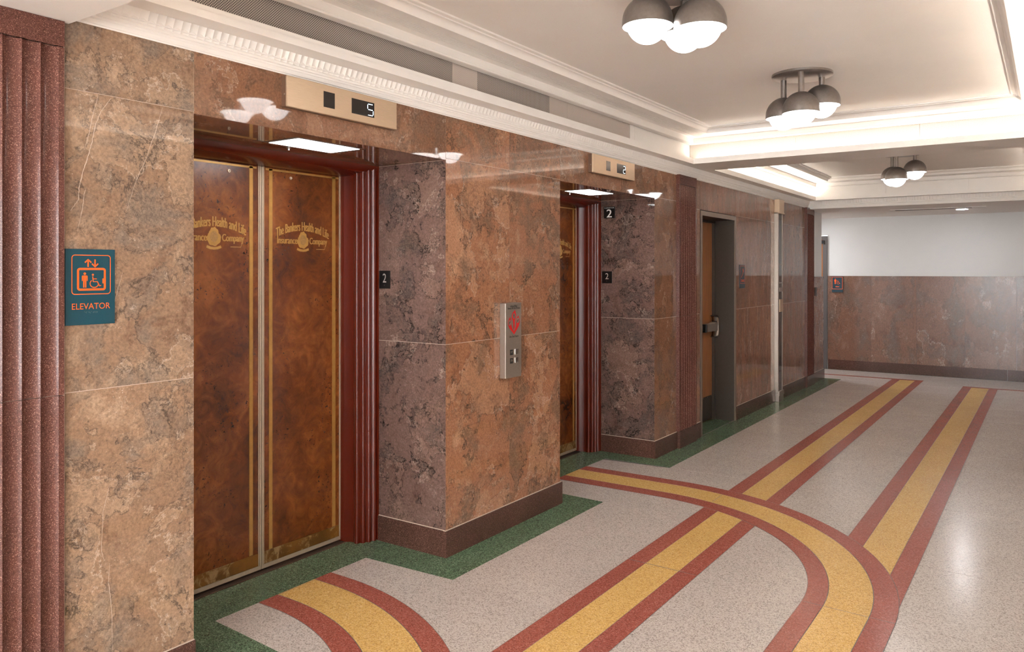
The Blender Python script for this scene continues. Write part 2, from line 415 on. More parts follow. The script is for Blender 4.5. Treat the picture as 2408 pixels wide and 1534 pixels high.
# straight bands
def vband(xs, y0s, y1s, z):
    MB().prism([(xs[0] - .0022, y0s[0]), (xs[3] + .0022, y0s[1]), (xs[3] + .0022, y1s[1]), (xs[0] - .0022, y1s[0])], -.0018, z - .0003).build('divider_strip', M['zinc'], fl)
    def yy(x, ys): return ys[0] + (ys[1] - ys[0]) * (x - xs[0]) / (xs[3] - xs[0])
    for j, (m_, nm) in enumerate((('t_red', 'terrazzo_red_band'), ('t_yellow', 'terrazzo_yellow_band'), ('t_red', 'terrazzo_red_band'))):
        a, b = xs[j] + (.0011 if j else 0), xs[j + 1] - (.0011 if j < 2 else 0)
        fpiece(nm, [(a, yy(a, y0s)), (b, yy(b, y0s)), (b, yy(b, y1s)), (a, yy(a, y1s))], M[m_], z)
XL = (.828, .932, 1.121, 1.221); XRB = (1.731, 1.835, 2.032, 2.132)
cuts = [YBACK + .3, -1.9, .1, 2.03, 3.80, 7.4, 10.0, 12.2]
for a, b in zip(cuts[:-1], cuts[1:]): vband(XL, (a + .0014, a + .0014), (b - .0014, b - .0014), .0008)
vband(XRB, (4.62, 3.80), (7.399, 7.399), .0008); vband(XRB, (7.401, 7.401), (11.91, 11.91), .0008)
fpiece('terrazzo_red_band', [(-1.8, 12.205), (1.221, 12.205), (1.221, 12.30), (-1.8, 12.30)], M['t_red'], .0008)
fpiece('terrazzo_red_band', [(XRB[0], 11.912), (XR, 11.912), (XR, 12.00), (XRB[0], 12.00)], M['t_red'], .0008)
# curved bands
def arc_lines(cx, cy, rads, xs0, tail, n=36):
    out = []
    for rx, ry in rads:
        L = [(xs0, cy + ry)] if xs0 < cx - .01 else []
        for i in range(n + 1):
            t = PI / 2 * (1 - i / n); L.append((cx + rx * math.cos(t), cy + ry * math.sin(t)))
        L.append((cx + rx, tail)); out.append(L)
    return out
def arcband(lines, z):
    MB().strip([(x, y + .0) for x, y in lines[0]], lines[3], -.0018, z - .0003).build('divider_strip', M['zinc'], fl)
    def lerp(a, b, k): return [(p[0] + (q[0] - p[0]) * k, p[1] + (q[1] - p[1]) * k) for p, q in zip(a, b)]
    for j, (m_, nm) in enumerate((('t_red', 'terrazzo_red_band'), ('t_yellow', 'terrazzo_yellow_band'), ('t_red', 'terrazzo_red_band'))):
        A, B = lines[j], lines[j + 1]; e = .0022 if j != 1 else .0012
        wd = .105 if j != 1 else .2
        MB().strip(lerp(A, B, e / wd), lerp(A, B, 1 - e / wd), -.0018, z).build(nm, M[m_], fl)
arcband(arc_lines(.455, 3.735, [(1.692, 1.682), (1.582, 1.565), (1.384, 1.352), (1.286, 1.228)], -.338, YBACK + .3), .0014)
arcband(arc_lines(-.25, 1.185, [(1.59, 1.59), (1.483, 1.482), (1.262, 1.257), (1.148, 1.145)], -.352, YBACK + .3), .0014)

def cut(a, b, w_=.0026):
    dx, dy = b[0] - a[0], b[1] - a[1]; l = math.hypot(dx, dy); nx, ny = -dy / l * w_ / 2, dx / l * w_ / 2
    MB().prism([(a[0] + nx, a[1] + ny), (b[0] + nx, b[1] + ny), (b[0] - nx, b[1] - ny), (a[0] - nx, a[1] - ny)], .001, .0016).build('divider_strip', M['zinc'], fl)
cut((1.745, 3.772), (2.145, 3.757)); cut((.829, 5.055), (.829, 5.25)); cut((.828, 3.797), (1.221, 3.785), .002)
cut((-.345, 2.655), (-.345, 2.45), .002)

# ------------------------------------------------------------------ left wall core, slabs
wl = MB()
for a, b in ((.6, YE[0][0] - .0012), (YE[0][1] + .0012, YE[1][0] - .0012), (YE[1][1] + .0012, 6.955), (7.955, 11.085)):
    wl.box(-.95, -.0012, a, b, 0, 2.95)
for e0, e1 in YE: wl.box(-.95, -.0012, e0 - .01, e1 + .01, ZL + .0012, 2.95)
wl.box(-.95, -.0012, 6.95, 7.96, 2.12, 2.95)
wall_left = struct(wl.build('wall_left', M['grout']), 'marble-clad elevator wall')
lob = struct(MB().box(-.95, -.004, YBACK, .6, 0, 2.95).build('wall_lobby', M['white_wall']))
def slab(y0, y1, z0, z1, m_, x0=-.022, x1=0.0):
    return box('marble_slab', x0, x1, y0 + .001, y1 - .001, z0 + .0011, z1 - .0011, M[m_], wall_left)
ZJ = 1.15; ZT = 2.158
for z0, z1 in ((ZB, 1.143), (1.143, ZT), (ZT, 2.47)): slab(1.298, YE[0][0], z0, z1, 'marble_tan')
slab(*YE[0], ZL, 2.47, 'marble_lintel')
for y0, y1 in ((YE[0][1], 3.87), (3.87, YE[1][0])):
    for z0, z1 in ((ZB, ZJ), (ZJ, ZT), (ZT, 2.47)): slab(y0, y1, z0, z1, 'marble_russet')
slab(YE[1][0], 5.36, ZL, 2.47, 'marble_lintel'); slab(5.36, YE[1][1], ZL, 2.47, 'marble_lintel')
for z0, z1 in ((ZB, ZJ), (ZJ, ZT), (ZT, 2.47)): slab(YE[1][1], 6.406, z0, z1, 'marble_lintel')
for z0, z1 in ((ZB, ZJ), (ZJ, 2.12), (2.12, 2.47)): slab(6.804, 6.962, z0, z1, 'marble_streak')
slab(6.962, 7.952, 2.118, 2.47, 'marble_streak')
for z0, z1 in ((ZB, ZJ), (ZJ, 2.12), (2.12, 2.47)):
    slab(7.952, 8.66, z0, z1, 'marble_streak'); slab(8.66, 9.32, z0, z1, 'marble_streak')
    slab(9.50, 10.2, z0, z1, 'marble_streak'); slab(10.2, 10.698, z0, z1, 'marble_streak')
# recess sides, backs and soffits
for e0, e1 in YE:
    for z0, z1 in ((ZB, ZJ), (ZJ, ZL)):
        box('marble_slab', -REV, -.0015, e1, e1 + .02, z0 + .001, z1 - .001, M['marble_mauve'], wall_left)
        box('marble_slab', -REV, -.0015, e0 - .02, e0, z0 + .001, z1 - .001, M['marble_mauve'], wall_left)
    box('marble_slab', -REV - .06, -.0015, e0, e1, ZL, ZL + .02, M['marble_lintel'], wall_left)
# healed pale cracks in the slab beside the sign and in the pier
def wallpt(px, py):
    u = (px - PHOTO[1]) / PHOTO[0]; v = (-math.sin(YAW) + u * math.cos(YAW), math.cos(YAW) + u * math.sin(YAW)); k = -CAMX / v[0]
    return (k * v[1], CAMH - (py - PHOTO[2]) / PHOTO[0] * k)
def vein(pts, w_):
    mb = MB(); P = [wallpt(*p) for p in pts]; Q = []
    for i in range(len(P) - 1):
        for j in range(8):
            k = j / 8; Q.append((P[i][0] + (P[i + 1][0] - P[i][0]) * k + random.uniform(-.0012, .0012), P[i][1] + (P[i + 1][1] - P[i][1]) * k))
    Q.append(P[-1]); n = len(Q)
    L = [(y - w_ * (.35 + .65 * math.sin(PI * i / (n - 1))) * random.uniform(.4, 1.1), z) for i, (y, z) in enumerate(Q)]
    R_ = [(y + w_ * (.35 + .65 * math.sin(PI * i / (n - 1))) * random.uniform(.4, 1.1), z) for i, (y, z) in enumerate(Q)]
    mb.add([(.0003, y, z) for y, z in L] + [(.0003, y, z) for y, z in R_], [(i, i + 1, n + i + 1, n + i) for i in range(n - 1)])
    mb.build('pale_vein', M['vein'], wall_left)
M['vein'] = plain('healed_crack_calcite', (208, 186, 168), .14, noise=.15, nscale=60)
vein([(262, 230), (238, 262), (224, 295), (214, 345), (198, 395), (186, 440), (184, 470), (166, 496)], .0018)
vein([(230, 224), (221, 262), (205, 330), (199, 352)], .0011)
vein([(203, 440), (199, 452), (194, 490), (182, 545)], .0009)
vein([(383, 252), (370, 295), (345, 370), (322, 420), (297, 496)], .0012)
vein([(288, 640), (275, 690), (262, 740)], .0007); vein([(258, 1140), (243, 1200), (238, 1290), (244, 1320)], .0009); vein([(258, 1325), (255, 1370), (262, 1430), (265, 1530)], .0011)

# baseboards
bl = struct(empty('baseboard_left'), 'dark red granite baseboard')
def base(y0, y1, x1=.0123):
    box('caulk_line', -.01, x1 - .006, y0 + .001, y1 - .001, ZB - .001, ZB + .0025, M['grout'], bl)
    return box('base_block', -.02, x1, y0 + .0008, y1 - .0008, -.0005, ZB, M['granite_base'], bl)
base(1.298, YE[0][0] + .0); 
base(YE[0][1] - .0123, YE[1][0] + .0123)
base(YE[1][1] - .0123, 6.405); base(6.805, 6.962); base(7.965, 9.32); base(9.50, 10.697)
for e0, e1 in YE:
    box('base_block', -REV + .002, -.021, e1 - .0123, e1 + .01, -.0005, ZB, M['granite_base'], bl)
    box('caulk_line', -REV + .002, -.001, e1 - .006, e1 + .005, ZB - .001, ZB + .0025, M['grout'], bl)
    box('base_block', -REV + .002, -.021, e0 - .01, e0 + .0123, -.0005, ZB, M['granite_base'], bl)

# ------------------------------------------------------------------ fluted pilasters
def pilaster(name, y0, y1, xf, ztop, label, joint=1.15):
    root = struct(empty(name, (0, y0, 0)), label)
    cap = box('capital_block', -.02, xf + .002, y0, y1, ztop - .085, ztop - .001, M['granite'])
    pl = box('plinth', -.02, xf + .006, y0 - .002, y1 + .002, -.0005, ZB + .003, M['granite_base'])
    at(cap, root); at(pl, root)
    nfl = 7; marg = .018; pw = (y1 - y0 - 2 * marg) / nfl
    prof = [(-.02, y0), (xf, y0), (xf, y0 + marg)]
    for k in range(nfl):
        a = y0 + marg + k * pw
        for j in range(1, 9):
            tt = j / 8.0; prof.append((xf - .013 * math.sin(PI * tt) ** .8, a + pw * tt))
        if k < nfl - 1: prof.append((xf, a + pw + .0005))
    prof += [(xf, y1), (-.02, y1)]
    for z0, z1 in ((ZB + .004, joint - .001), (joint + .001, ztop - .087)):
        o = MB().prism(prof, z0, z1).build('fluted_shaft', M['granite']); smooth_angle(o, 28); at(o, root)
    return root
pilaster('trim_1', .864, 1.2885, .018, 2.372, 'fluted dark red granite pilaster beside the wall sign', 1.14)
pilaster('trim_2', 6.408, 6.802, .03, 2.392, 'fluted dark red granite pilaster beside the stair door')
pilaster('trim_3', 10.70, 11.084, .03, 2.392, 'fluted dark red granite pilaster at the hall corner')

# ------------------------------------------------------------------ elevator doors
def elevator_door(name, dy, label):
    root = struct(empty(name, (-.66, 2.581 + dy, 0)), label)
    e0, e1 = YE[0][0], YE[0][1]
    YS = 2.581
    def A(o): o.location.y += 0; at(o, root); return o
    def y(v): return v + dy
    dl, dr = 2.035, 3.127
    # shaft backing
    A(box('shaft_wall', -.9, -.72, y(e0 - .05), y(e1 + .05), 0, 2.3, M['dark']))
    for side in (-1, 1):
        a, b = (dl, YS - .0015) if side < 0 else (YS + .0015, dr)
        p = A(box('door_panel', -.70, -.66, y(a), y(b), .012, 2.115, M['burl']))
        inner = YS - .0015 if side < 0 else YS + .0015
        s = side
        def sp(nm, u0, u1, z0, z1, m_, th=.0015):
            lo, hi = sorted((u0, u1))
            o = box(nm, -.6605, -.66 + th, y(lo), y(hi), z0, z1, m_); o.parent = p; o.matrix_parent_inverse = p.matrix_world.inverted(); return o
        sp('edge_strip', inner, inner + s * .0085, .03, 2.112, M['silver'], .004)
        sp('edge_strip', inner + s * .0105, inner + s * .0165, .03, 2.112, M['silver'], .003)
        sp('gold_strip', inner + s * .048, inner + s * .0695, .1, 2.085, M['gold'])
        sp('gold_strip', inner + s * .480, inner + s * .504, .1, 2.085, M['gold'])
        sp('edge_strip', inner + s * .531, inner + s * .542, .03, 2.112, M['silver'], .004)
        sp('gold_strip', inner + s * .026, inner + s * .526, 2.072, 2.082, M['gold'])
        sp('kick_strip', inner + s * .012, inner + s * .528, .034, .098, M['gold_worn'], .0022)
        sp('bottom_rail', inner, inner + s * .543, .012, .033, M['silver'], .003)
        hole = MB().lathe([(0, .0), (.003, .001), (.0055, .0035), (.008, .0035), (.0085, 0)], (-.6595, y(YS + s * .19), 2.045), 16, 'x').build('key_escutcheon', M['silver'])
        hole.parent = p; hole.matrix_parent_inverse = p.matrix_world.inverted()
        # gilt lettering and crest
        c = YS + s * .273; mb = MB(); X = -.6594
        text(mb, 'The Bankers Health and Life', y(c - .178), y(c + .182), 1.766, 1.815, 'x', X, bend=.040, bold=.0017)
        text(mb, 'Insurance', y(c - .170), y(c - .040), 1.694, 1.731, 'x', X, bold=.0016)
        text(mb, 'Company', y(c + .046), y(c + .170), 1.684, 1.731, 'x', X, bold=.0016)
        line2(mb, [(y(c + .092), 1.668), (y(c + .152), 1.668), (y(c + .160), 1.690)], .003, 'x', X)
        L = mb.build('gilt_lettering', M['gold'], None); L.parent = p; L.matrix_parent_inverse = p.matrix_world.inverted()
        mb = MB(); pts = []
        for i in range(48):
            tt = 2 * PI * i / 48; r = .033 + (.009 if math.sin(tt) < 0 else 0) * abs(math.sin(tt)) ** .3 + .0016 * math.cos(9 * tt)
            pts.append((y(c) + r * math.cos(tt) * (1.06 if math.sin(tt) < .2 else .86), 1.722 + 1.22 * r * math.sin(tt)))
        poly2(mb, pts, 'x', X)
        sc = [(-.040, 1.668), (-.020, 1.661), (0, 1.659), (.020, 1.661), (.040, 1.668)]
        line2(mb, [(y(c) + a_, b_) for a_, b_ in sc], .013, 'x', X)
        L = mb.build('gilt_crest', M['gold'], None); L.parent = p; L.matrix_parent_inverse = p.matrix_world.inverted()
        mb = MB(); disc2(mb, y(c), 1.716, .0215, 'x', X + .0004, 24, .027)
        L = mb.build('crest_shield', M['gold_dim'], None); L.parent = p; L.matrix_parent_inverse = p.matrix_world.inverted()
    # reeded enamel jambs: plan profile from the recess corner back to the door
    def jamb(mir):
        def P(x, v): return (x, y(v)) if not mir else (x, y(e0 + e1 - v - (e0 + e1 - dl - dr)))
        ax, ay, bx, by = -.4985, 3.262, -.655, 3.122
        pr = []
        cx_, cy_ = -.655, 3.262                 # curve centre; bulges to +x -y
        R0 = .148
        def arcp(tt, r): return (cx_ + r * math.cos(tt), cy_ - r * math.sin(tt))
        nre = 4; seg = .95 / nre
        for k in range(nre):
            for j in range(9):
                u = j / 8; tt = (k + u) * seg
                pr.append(arcp(tt, R0 - .006 + .0135 * math.sin(PI * u)))
        pr.append(arcp(.98, R0 - .02)); pr.append(arcp(1.15, R0 - .026)); pr.append(arcp(1.4, R0 - .016)); pr.append((-.655, 3.122))
        pr += [(-.705, 3.122), (-.705, 3.33), (-.4985, 3.33), (-.4985, 3.262)]
        off = e1 + .0 - 3.2699
        if mir:
            pr = [(x, dl + dr - v) for x, v in pr]
            pr = [(x, v if v > e0 - .02 else v) for x, v in pr]
        o = MB().prism([(x, y(v)) for x, v in pr], 0, 2.19).build('reeded_jamb', M['enamel']); smooth_angle(o, 40); A(o)
    jamb(False); jamb(True)
    if True:
        A(box('jamb_return', -.72, -.50, y(e0 - .03), y(1.905), 0, 2.19, M['enamel']))
    # head
    prof = []
    for j in range(13):
        u = j / 12; a = u * PI / 2
        prof.append((-.50 - .152 * (1 - math.cos(a)), 2.147 - .058 * math.sin(a)))
    prof = [(-.498, 2.19), (-.498, 2.148)] + prof[1:] + [(-.658, 2.088), (-.71, 2.088), (-.71, 2.19)]
    n = len(prof); ya, yb = y(e0 - .02), y(e1 + .02)
    mb = MB(); mb.add([(x, ya, z) for x, z in prof] + [(x, yb, z) for x, z in prof],
                      [tuple(range(n)), tuple(range(2 * n - 1, n - 1, -1))] + [(i, (i + 1) % n, n + (i + 1) % n, n + i) for i in range(n)])
    o = mb.build('head_moulding', M['enamel']); smooth_angle(o, 40); A(o)
    # sill with grooves
    s = A(box('sill', -.72, -.622, y(dl - .12), y(dr), -.001, .004, M['sill']))
    for xg in (-.650, -.641, -.632):
        g = box('sill_groove', xg - .0016, xg + .0016, y(dl), y(dr), .0035, .0046, M['dark']); g.parent = s; g.matrix_parent_inverse = s.matrix_world.inverted()
    return root
elevator_door('door_1', 0.0, 'walnut burl elevator doors with gilt lettering, car showing 5')
elevator_door('door_2', EDY, 'walnut burl elevator doors with gilt lettering, car showing 2')

# soffit light panels in the recesses
for k in range(2):
    dy = EDY * k
    r = tag(empty('recess_light', (-.21, 2.545 + dy, ZL)), 'bright square light panel in the %s elevator recess soffit' % ('first' if k == 0 else 'second'), 'light', 'elevator recess lights')
    r['label'] = ('rectangular light panel above the elevator doors beside the wall sign', 'rectangular light panel above the elevator doors beside the fluted pilaster')[k]
    at(MB().prism([(-.332, 2.335 + dy), (-.085, 2.335 + dy), (-.085, 2.765 + dy), (-.332, 2.765 + dy)], ZL - .0012, ZL + .001).build('frame', M['sill']), r)
    at(MB().box(-.315, -.108, 2.362 + dy, 2.738 + dy, ZL - .0022, ZL - .0005).build('lens', M['panel']), r)
    q = tag(MB().lathe([(0, -.012), (.006, -.012), (.006, -.004), (.013, -.003), (.013, .002), (0, .002)], (-.37, 2.52 + dy, ZL), 16).build('key_switch', M['chrome']),
            ('small chrome key switch beside the light panel nearest the wall sign', 'small chrome key switch beside the light panel nearest the fluted pilaster')[k], 'switch', 'soffit key switches')

# ------------------------------------------------------------------ car position indicators
def indicator(dy, digit, label):
    y0, y1, z0, z1, x = 2.181 + dy, 2.847 + dy, 2.2465, 2.377, .038
    r = tag(empty('elevator_indicator', (0, (y0 + y1) / 2, z0)), label, 'indicator')
    mb = MB(); e = .012
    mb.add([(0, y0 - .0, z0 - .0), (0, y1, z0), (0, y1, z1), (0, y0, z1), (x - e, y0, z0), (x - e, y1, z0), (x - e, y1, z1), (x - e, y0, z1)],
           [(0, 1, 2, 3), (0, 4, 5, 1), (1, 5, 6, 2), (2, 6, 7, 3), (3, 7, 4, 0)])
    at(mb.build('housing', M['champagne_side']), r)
    f_ = at(box('face_plate', x - e, x, y0 - .001, y1 + .001, z0 - .001, z1 + .001, M['champagne'], None, .003), r)
    at(box('arrow_window', x - .001, x + .0006, 2.379 + dy, 2.444 + dy, 2.278, 2.348, M['screen']), r)
    dspl = at(box('display', x - .001, x + .0006, 2.547 + dy, 2.692 + dy, 2.278, 2.348, M['screen']), r)
    # segment digit
    u0, u1, v0, v1 = 2.648 + dy, 2.684 + dy, 2.286, 2.338; vm = (v0 + v1) / 2; mb = MB(); X = x + .0012
    segs = {'a': [(u0, v1), (u1, v1)], 'g': [(u0, vm), (u1, vm)], 'd': [(u0, v0), (u1, v0)], 'f': [(u0, v1), (u0, vm)], 'b': [(u1, v1), (u1, vm)], 'e': [(u0, vm), (u0, v0)], 'c': [(u1, vm), (u1, v0)]}
    for ch in ('afgcd' if digit == '5' else 'abged'):
        (a, b), (c, d) = segs[ch]; m1 = .0035
        if b == d: a += m1; c -= m1
        else: b -= m1; d += m1
        if b == d and a < c or True: line2(mb, [(a, b), (c, d)], .0030, 'x', X)
    o = mb.build('digit', M['digit']); at(o, r)
    for yy in (y0, ):
        at(MB().lathe([(0, -.001), (.004, -.001), (.004, .001)], (.02, yy - .0005, 2.30), 10, 'y').build('screw', M['steel']), r)
    return r
indicator(0, '5', 'bronze floor indicator reading five, mounted nearest the teal wall sign')
indicator(2.66, '2', 'bronze floor indicator reading two, mounted nearest the stair door pilaster')

# ------------------------------------------------------------------ signs
def person(mb, u, v, h, plane, X):
    disc2(mb, u, v + h * .92, h * .085, plane, X)
    poly2(mb, [(u - .14 * h, v + .80 * h), (u + .14 * h, v + .80 * h), (u + .19 * h, v + .76 * h), (u + .19 * h, v + .44 * h), (u + .135 * h, v + .44 * h), (u + .12 * h, v + .68 * h), (u + .105 * h, v + .68 * h),
               (u + .105 * h, v), (u + .02 * h, v), (u + .012 * h, v + .40 * h), (u - .012 * h, v + .40 * h), (u - .02 * h, v), (u - .105 * h, v), (u - .105 * h, v + .68 * h), (u - .12 * h, v + .68 * h), (u - .135 * h, v + .44 * h), (u - .19 * h, v + .44 * h), (u - .19 * h, v + .76 * h)], plane, X)
def wheelchair(mb, u, v, h, plane, X):
    wd = h * .075
    disc2(mb, u - .12 * h, v + .92 * h, h * .075, plane, X)
    line2(mb, [(u - .13 * h, v + .80 * h), (u - .10 * h, v + .42 * h), (u + .20 * h, v + .42 * h), (u + .36 * h, v + .10 * h), (u + .47 * h, v + .15 * h)], wd, plane, X)
    line2(mb, [(u - .11 * h, v + .62 * h), (u + .16 * h, v + .62 * h)], wd * .8, plane, X)
    line2(mb, [(u - .02 * h + .30 * h * math.cos(math.radians(a)), v + .28 * h + .28 * h * math.sin(math.radians(a))) for a in range(125, 372, 13)], wd * .85, plane, X)

# elevator sign
y0, y1, z0, z1 = 1.297, 1.463, 1.367, 1.623
r = tag(empty('elevator_sign', (0, 1.38, z0)), 'teal wall sign with orange elevator pictogram and the word ELEVATOR', 'sign')
at(box('backing', .0005, .006, y0, y1, z0, z1, M['teal'], None, .0008), r)
X = .0067; mb = MB(); W_ = y1 - y0; H_ = z1 - z0
def U(a): return y0 + a * W_
def V(b): return z1 - b * H_
line2(mb, rrect(U(.125), U(.90), V(.595), V(.08), .010), .0028, 'x', X, True)
line2(mb, rrect(U(.245), U(.785), V(.535), V(.262), .006), .0072, 'x', X, True)
poly2(mb, [(U(.735), V(.455)), (U(.765), V(.455)), (U(.765), V(.39)), (U(.735), V(.39))], 'x', X + .0002)
person(mb, U(.378), V(.508), .051, 'x', X); wheelchair(mb, U(.575), V(.508), .047, 'x', X)
for u, d in ((.445, 1), (.585, -1)):
    a, b = (V(.235), V(.135)) if d > 0 else (V(.135), V(.235))
    hd = .011 * d
    line2(mb, [(U(u), a), (U(u), b - hd * .4)], .0050, 'x', X)
    line2(mb, [(U(u) - .0105, b - hd), (U(u), b - hd * .05), (U(u) + .0105, b - hd)], .0050, 'x', X + .0001)
text(mb, 'ELEVATOR', U(.125), U(.895), V(.795), V(.715), 'x', X)
at(mb.build('pictogram', M['orange']), r)
mb = MB()
for k, dots in enumerate(('15', '123', '15', '1236', '1', '2345', '135', '1235')):
    for ch in dots:
        i = int(ch) - 1; disc2(mb, U(.375) + k * .0058 + (.0022 if i > 2 else 0), V(.828) - (i % 3) * .0022, .0007, 'x', X, 8)
at(mb.build('braille', M['steel']), r)

# number plates on the recess sides
def plate(yf, x0, x1, z0, z1, label, top=None):
    r = tag(empty('number_plate', ((x0 + x1) / 2, yf, z0)), label, 'sign', 'floor number plates')
    at(box('backing', x0, x1, yf - .004, yf - .0003, z0, z1, M['black'], None, .0006), r)
    mb = MB(); w_ = x1 - x0; h_ = z1 - z0; Y = yf - .0046
    if top: text(mb, '2', x0 + .26 * w_, x0 + .72 * w_, z0 + .08 * h_, z0 + .76 * h_, 'y', Y, bold=.0012); text(mb, top, x0 + .06 * w_, x0 + .94 * w_, z0 + .83 * h_, z0 + .94 * h_, 'y', Y)
    else:
        text(mb, '2', x0 + .34 * w_, x0 + .66 * w_, z0 + .34 * h_, z0 + .84 * h_, 'y', Y)
        for i in range(2): disc2(mb, x0 + .47 * w_, z0 + (.20 - .04 * i) * h_, .0012, 'y', Y, 8)
    at(mb.build('numeral', M['white_print' if top else 'silver_print']), r)
plate(YE[0][1], -.492, -.408, 1.448, 1.55, 'small black braille floor plate with a grey 2 on dark veined marble')
plate(YE[1][1], -.488, -.392, 1.443, 1.545, 'small black braille floor plate with a grey 2 on plain mauve marble')
plate(YE[1][1], -.470, -.364, 1.998, 2.098, 'black plate reading ELEVATOR above a large white 2', 'ELEVATOR')

# call station
r = tag(empty('call_station', (0, 3.93, .9)), 'steel elevator call station with red flame emblem on the marble pier', 'call panel')
cy0, cy1, cz0, cz1, cx_ = 3.769, 3.934, .911, 1.357, .0433
at(box('housing', .0005, cx_ - .002, cy0, cy1, cz0, cz1, M['steel'], None, .0015), r)
at(box('face_plate', cx_ - .003, cx_, cy0, cy1, cz0, cz1, M['steel'], None, .0012), r)
X = cx_ + .0007; mb = MB(); wu = cy1 - cy0; hv = cz1 - cz0
def U(a): return cy0 + a * wu
def V(b): return cz1 - b * hv
text(mb, 'In Case Of Fire', U(.3), U(.7), V(.057), V(.030), 'x', X, bold=.0004); text(mb, 'Elevators Are Out Of Service', U(.12), U(.9), V(.083), V(.058), 'x', X, bold=.0004)
at(mb.build('fire_notice', M['black_print']), r); mb = MB()
text(mb, 'Use Exit Stairs', U(.22), U(.80), V(.462), V(.435), 'x', X, bold=.0004)
at(mb.build('exit_notice', M['black_print']), r)
mb = MB()
def flame(pts): poly2(mb, [(U(a), V(b)) for a, b in pts], 'x', X)
flame([(.27, .185), (.19, .215), (.14, .25), (.145, .29), (.22, .335), (.36, .375), (.52, .425), (.52, .385), (.42, .35), (.36, .31), (.335, .27), (.33, .22)])
flame([(.80, .17), (.70, .20), (.66, .235), (.66, .28), (.64, .32), (.52, .385), (.52, .425), (.70, .365), (.82, .32), (.88, .27), (.88, .225), (.82, .195)])
flame([(.59, .095), (.44, .13), (.37, .165), (.37, .20), (.44, .235), (.475, .29), (.475, .34), (.53, .365), (.55, .33), (.57, .24), (.63, .20), (.66, .165), (.62, .13)])
at(mb.build('flame_emblem', M['red_print']), r)
mb = MB()
for a, b in ((.245, .262), (.51, .175), (.765, .24)): disc2(mb, U(a), V(b), .0135, 'x', X + .0003, 18, .0165)
at(mb.build('emblem_disc', M['steel']), r)
mb = MB()
person(mb, U(.51), V(.200), .023, 'x', X + .0006); at(mb.build('emblem_figure', M['black_print']), r); mb = MB()
line2(mb, [(U(.2), V(.275)), (U(.24), V(.255)), (U(.30), V(.248))], .003, 'x', X + .0006); person(mb, U(.225), V(.285), .016, 'x', X + .0006); at(mb.build('emblem_figure', M['black_print']), r); mb = MB()
line2(mb, [(U(.71), V(.255)), (U(.745), V(.245)), (U(.775), V(.235)), (U(.82), V(.225))], .003, 'x', X + .0006); person(mb, U(.765), V(.262), .016, 'x', X + .0006)
at(mb.build('emblem_figure', M['black_print']), r)
for b0, lab in ((.625, 'UP'), (.738, 'DN')):
    at(box('direction_tile', cx_ - .001, cx_ + .0008, U(.27), U(.46), V(b0 + .072), V(b0), M['black']), r)
    mb = MB(); text(mb, lab, U(.31), U(.42), V(b0 + .045), V(b0 + .015), 'x', cx_ + .0013); at(mb.build('direction_text', M['silver_print']), r)
    at(box('call_button', cx_ - .001, cx_ + .004, U(.57), U(.77), V(b0 + .070), V(b0 - .004), M['chrome'], None, .001), r)

# stairs sign
r = tag(empty('stairs_sign', (0, 8.14, 1.36)), 'dark slate wall sign with orange stair pictogram beside the stair door', 'sign')
y0, y1, z0, z1 = 8.07, 8.235, 1.365, 1.612
at(box('backing', .0005, .007, y0, y1, z0, z1, M['navy'], None, .001), r)
X = .0077; mb = MB()
line2(mb, [(y0 + .008, z0 + .05), (y1 - .008, z0 + .05), (y1 - .008, z1 - .012), (y0 + .008, z1 - .012)], .004, 'x', X, True)
for k in range(5):
    u = y0 + .045 + k * .016; v = z0 + .115 + k * .015
    poly2(mb, [(u, v), (u + .014, v), (u + .014, v + .010), (u, v + .010)], 'x', X)
person(mb, y0 + .098, z0 + .165, .048, 'x', X + .0002)
text(mb, 'STAIRS', y0 + .032, y1 - .028, z0 + .066, z0 + .092, 'x', X, bold=.0008)
at(mb.build('pictogram', M['orange']), r)

# ------------------------------------------------------------------ stair door
d3 = struct(empty('door_3', (-.12, 7.45, 0)), 'brown veneer stair door with panic bar in a dark bronze frame')
oy0, oy1, ot = 6.962, 7.952, 2.118
def D3(o): return at(o, d3)
mb = MB()
mb.box(-.24, .004, oy1 - .055, oy1 - .004, 0, ot - .004); mb.box(-.24, .004, oy0 + .004, oy0 + .045, 0, ot - .004); mb.box(-.24, .004, oy0 + .045, oy1 - .055, ot - .05, ot - .004)
D3(mb.build('frame', M['bronze']))
mb = MB()
mb.box(.004, .010, oy1 - .052, oy1 - .006, 0, ot - .006); mb.box(.004, .010, oy0 + .006, oy0 + .04, 0, ot - .006); mb.box(.004, .010, oy0 + .04, oy1 - .052, ot - .05, ot - .006)
D3(mb.build('frame_face', M['bronze_face']))
mb = MB(); mb.box(-.235, -.195, oy1 - .078, oy1 - .055, 0, ot - .05); mb.box(-.235, -.195, oy0 + .045, oy0 + .068, 0, ot - .05); mb.box(-.235, -.195, oy0 + .06, oy1 - .06, ot - .075, ot - .05)
D3(mb.build('door_stop', M['bronze']))
leaf = D3(box('door_leaf', -.275, -.225, oy0 + .05, oy1 - .058, .008, ot - .055, M['veneer']))
def L3(o): o.parent = leaf; o.matrix_parent_inverse = leaf.matrix_world.inverted(); return o
L3(box('kick_plate', -.226, -.222, oy0 + .06, oy1 - .082, .012, .255, M['bronze']))
for yy in (7.1, 7.3, 7.5, 7.62, 7.74, 7.85): L3(MB().lathe([(0, .0026), (.004, .0022), (.005, 0)], (-.222, yy, .247), 10, 'x').build('screw', M['steel']))
L3(box('panic_bar', -.222, -.150, 7.545, 7.80, .930, 1.008, M['steel'], None, .008))
L3(box('bar_end_cap', -.222, -.149, 7.515, 7.547, .928, 1.010, M['black'], None, .004))
L3(box('bar_rail', -.222, -.185, 7.03, 7.516, .94, .998, M['steel'], None, .005))
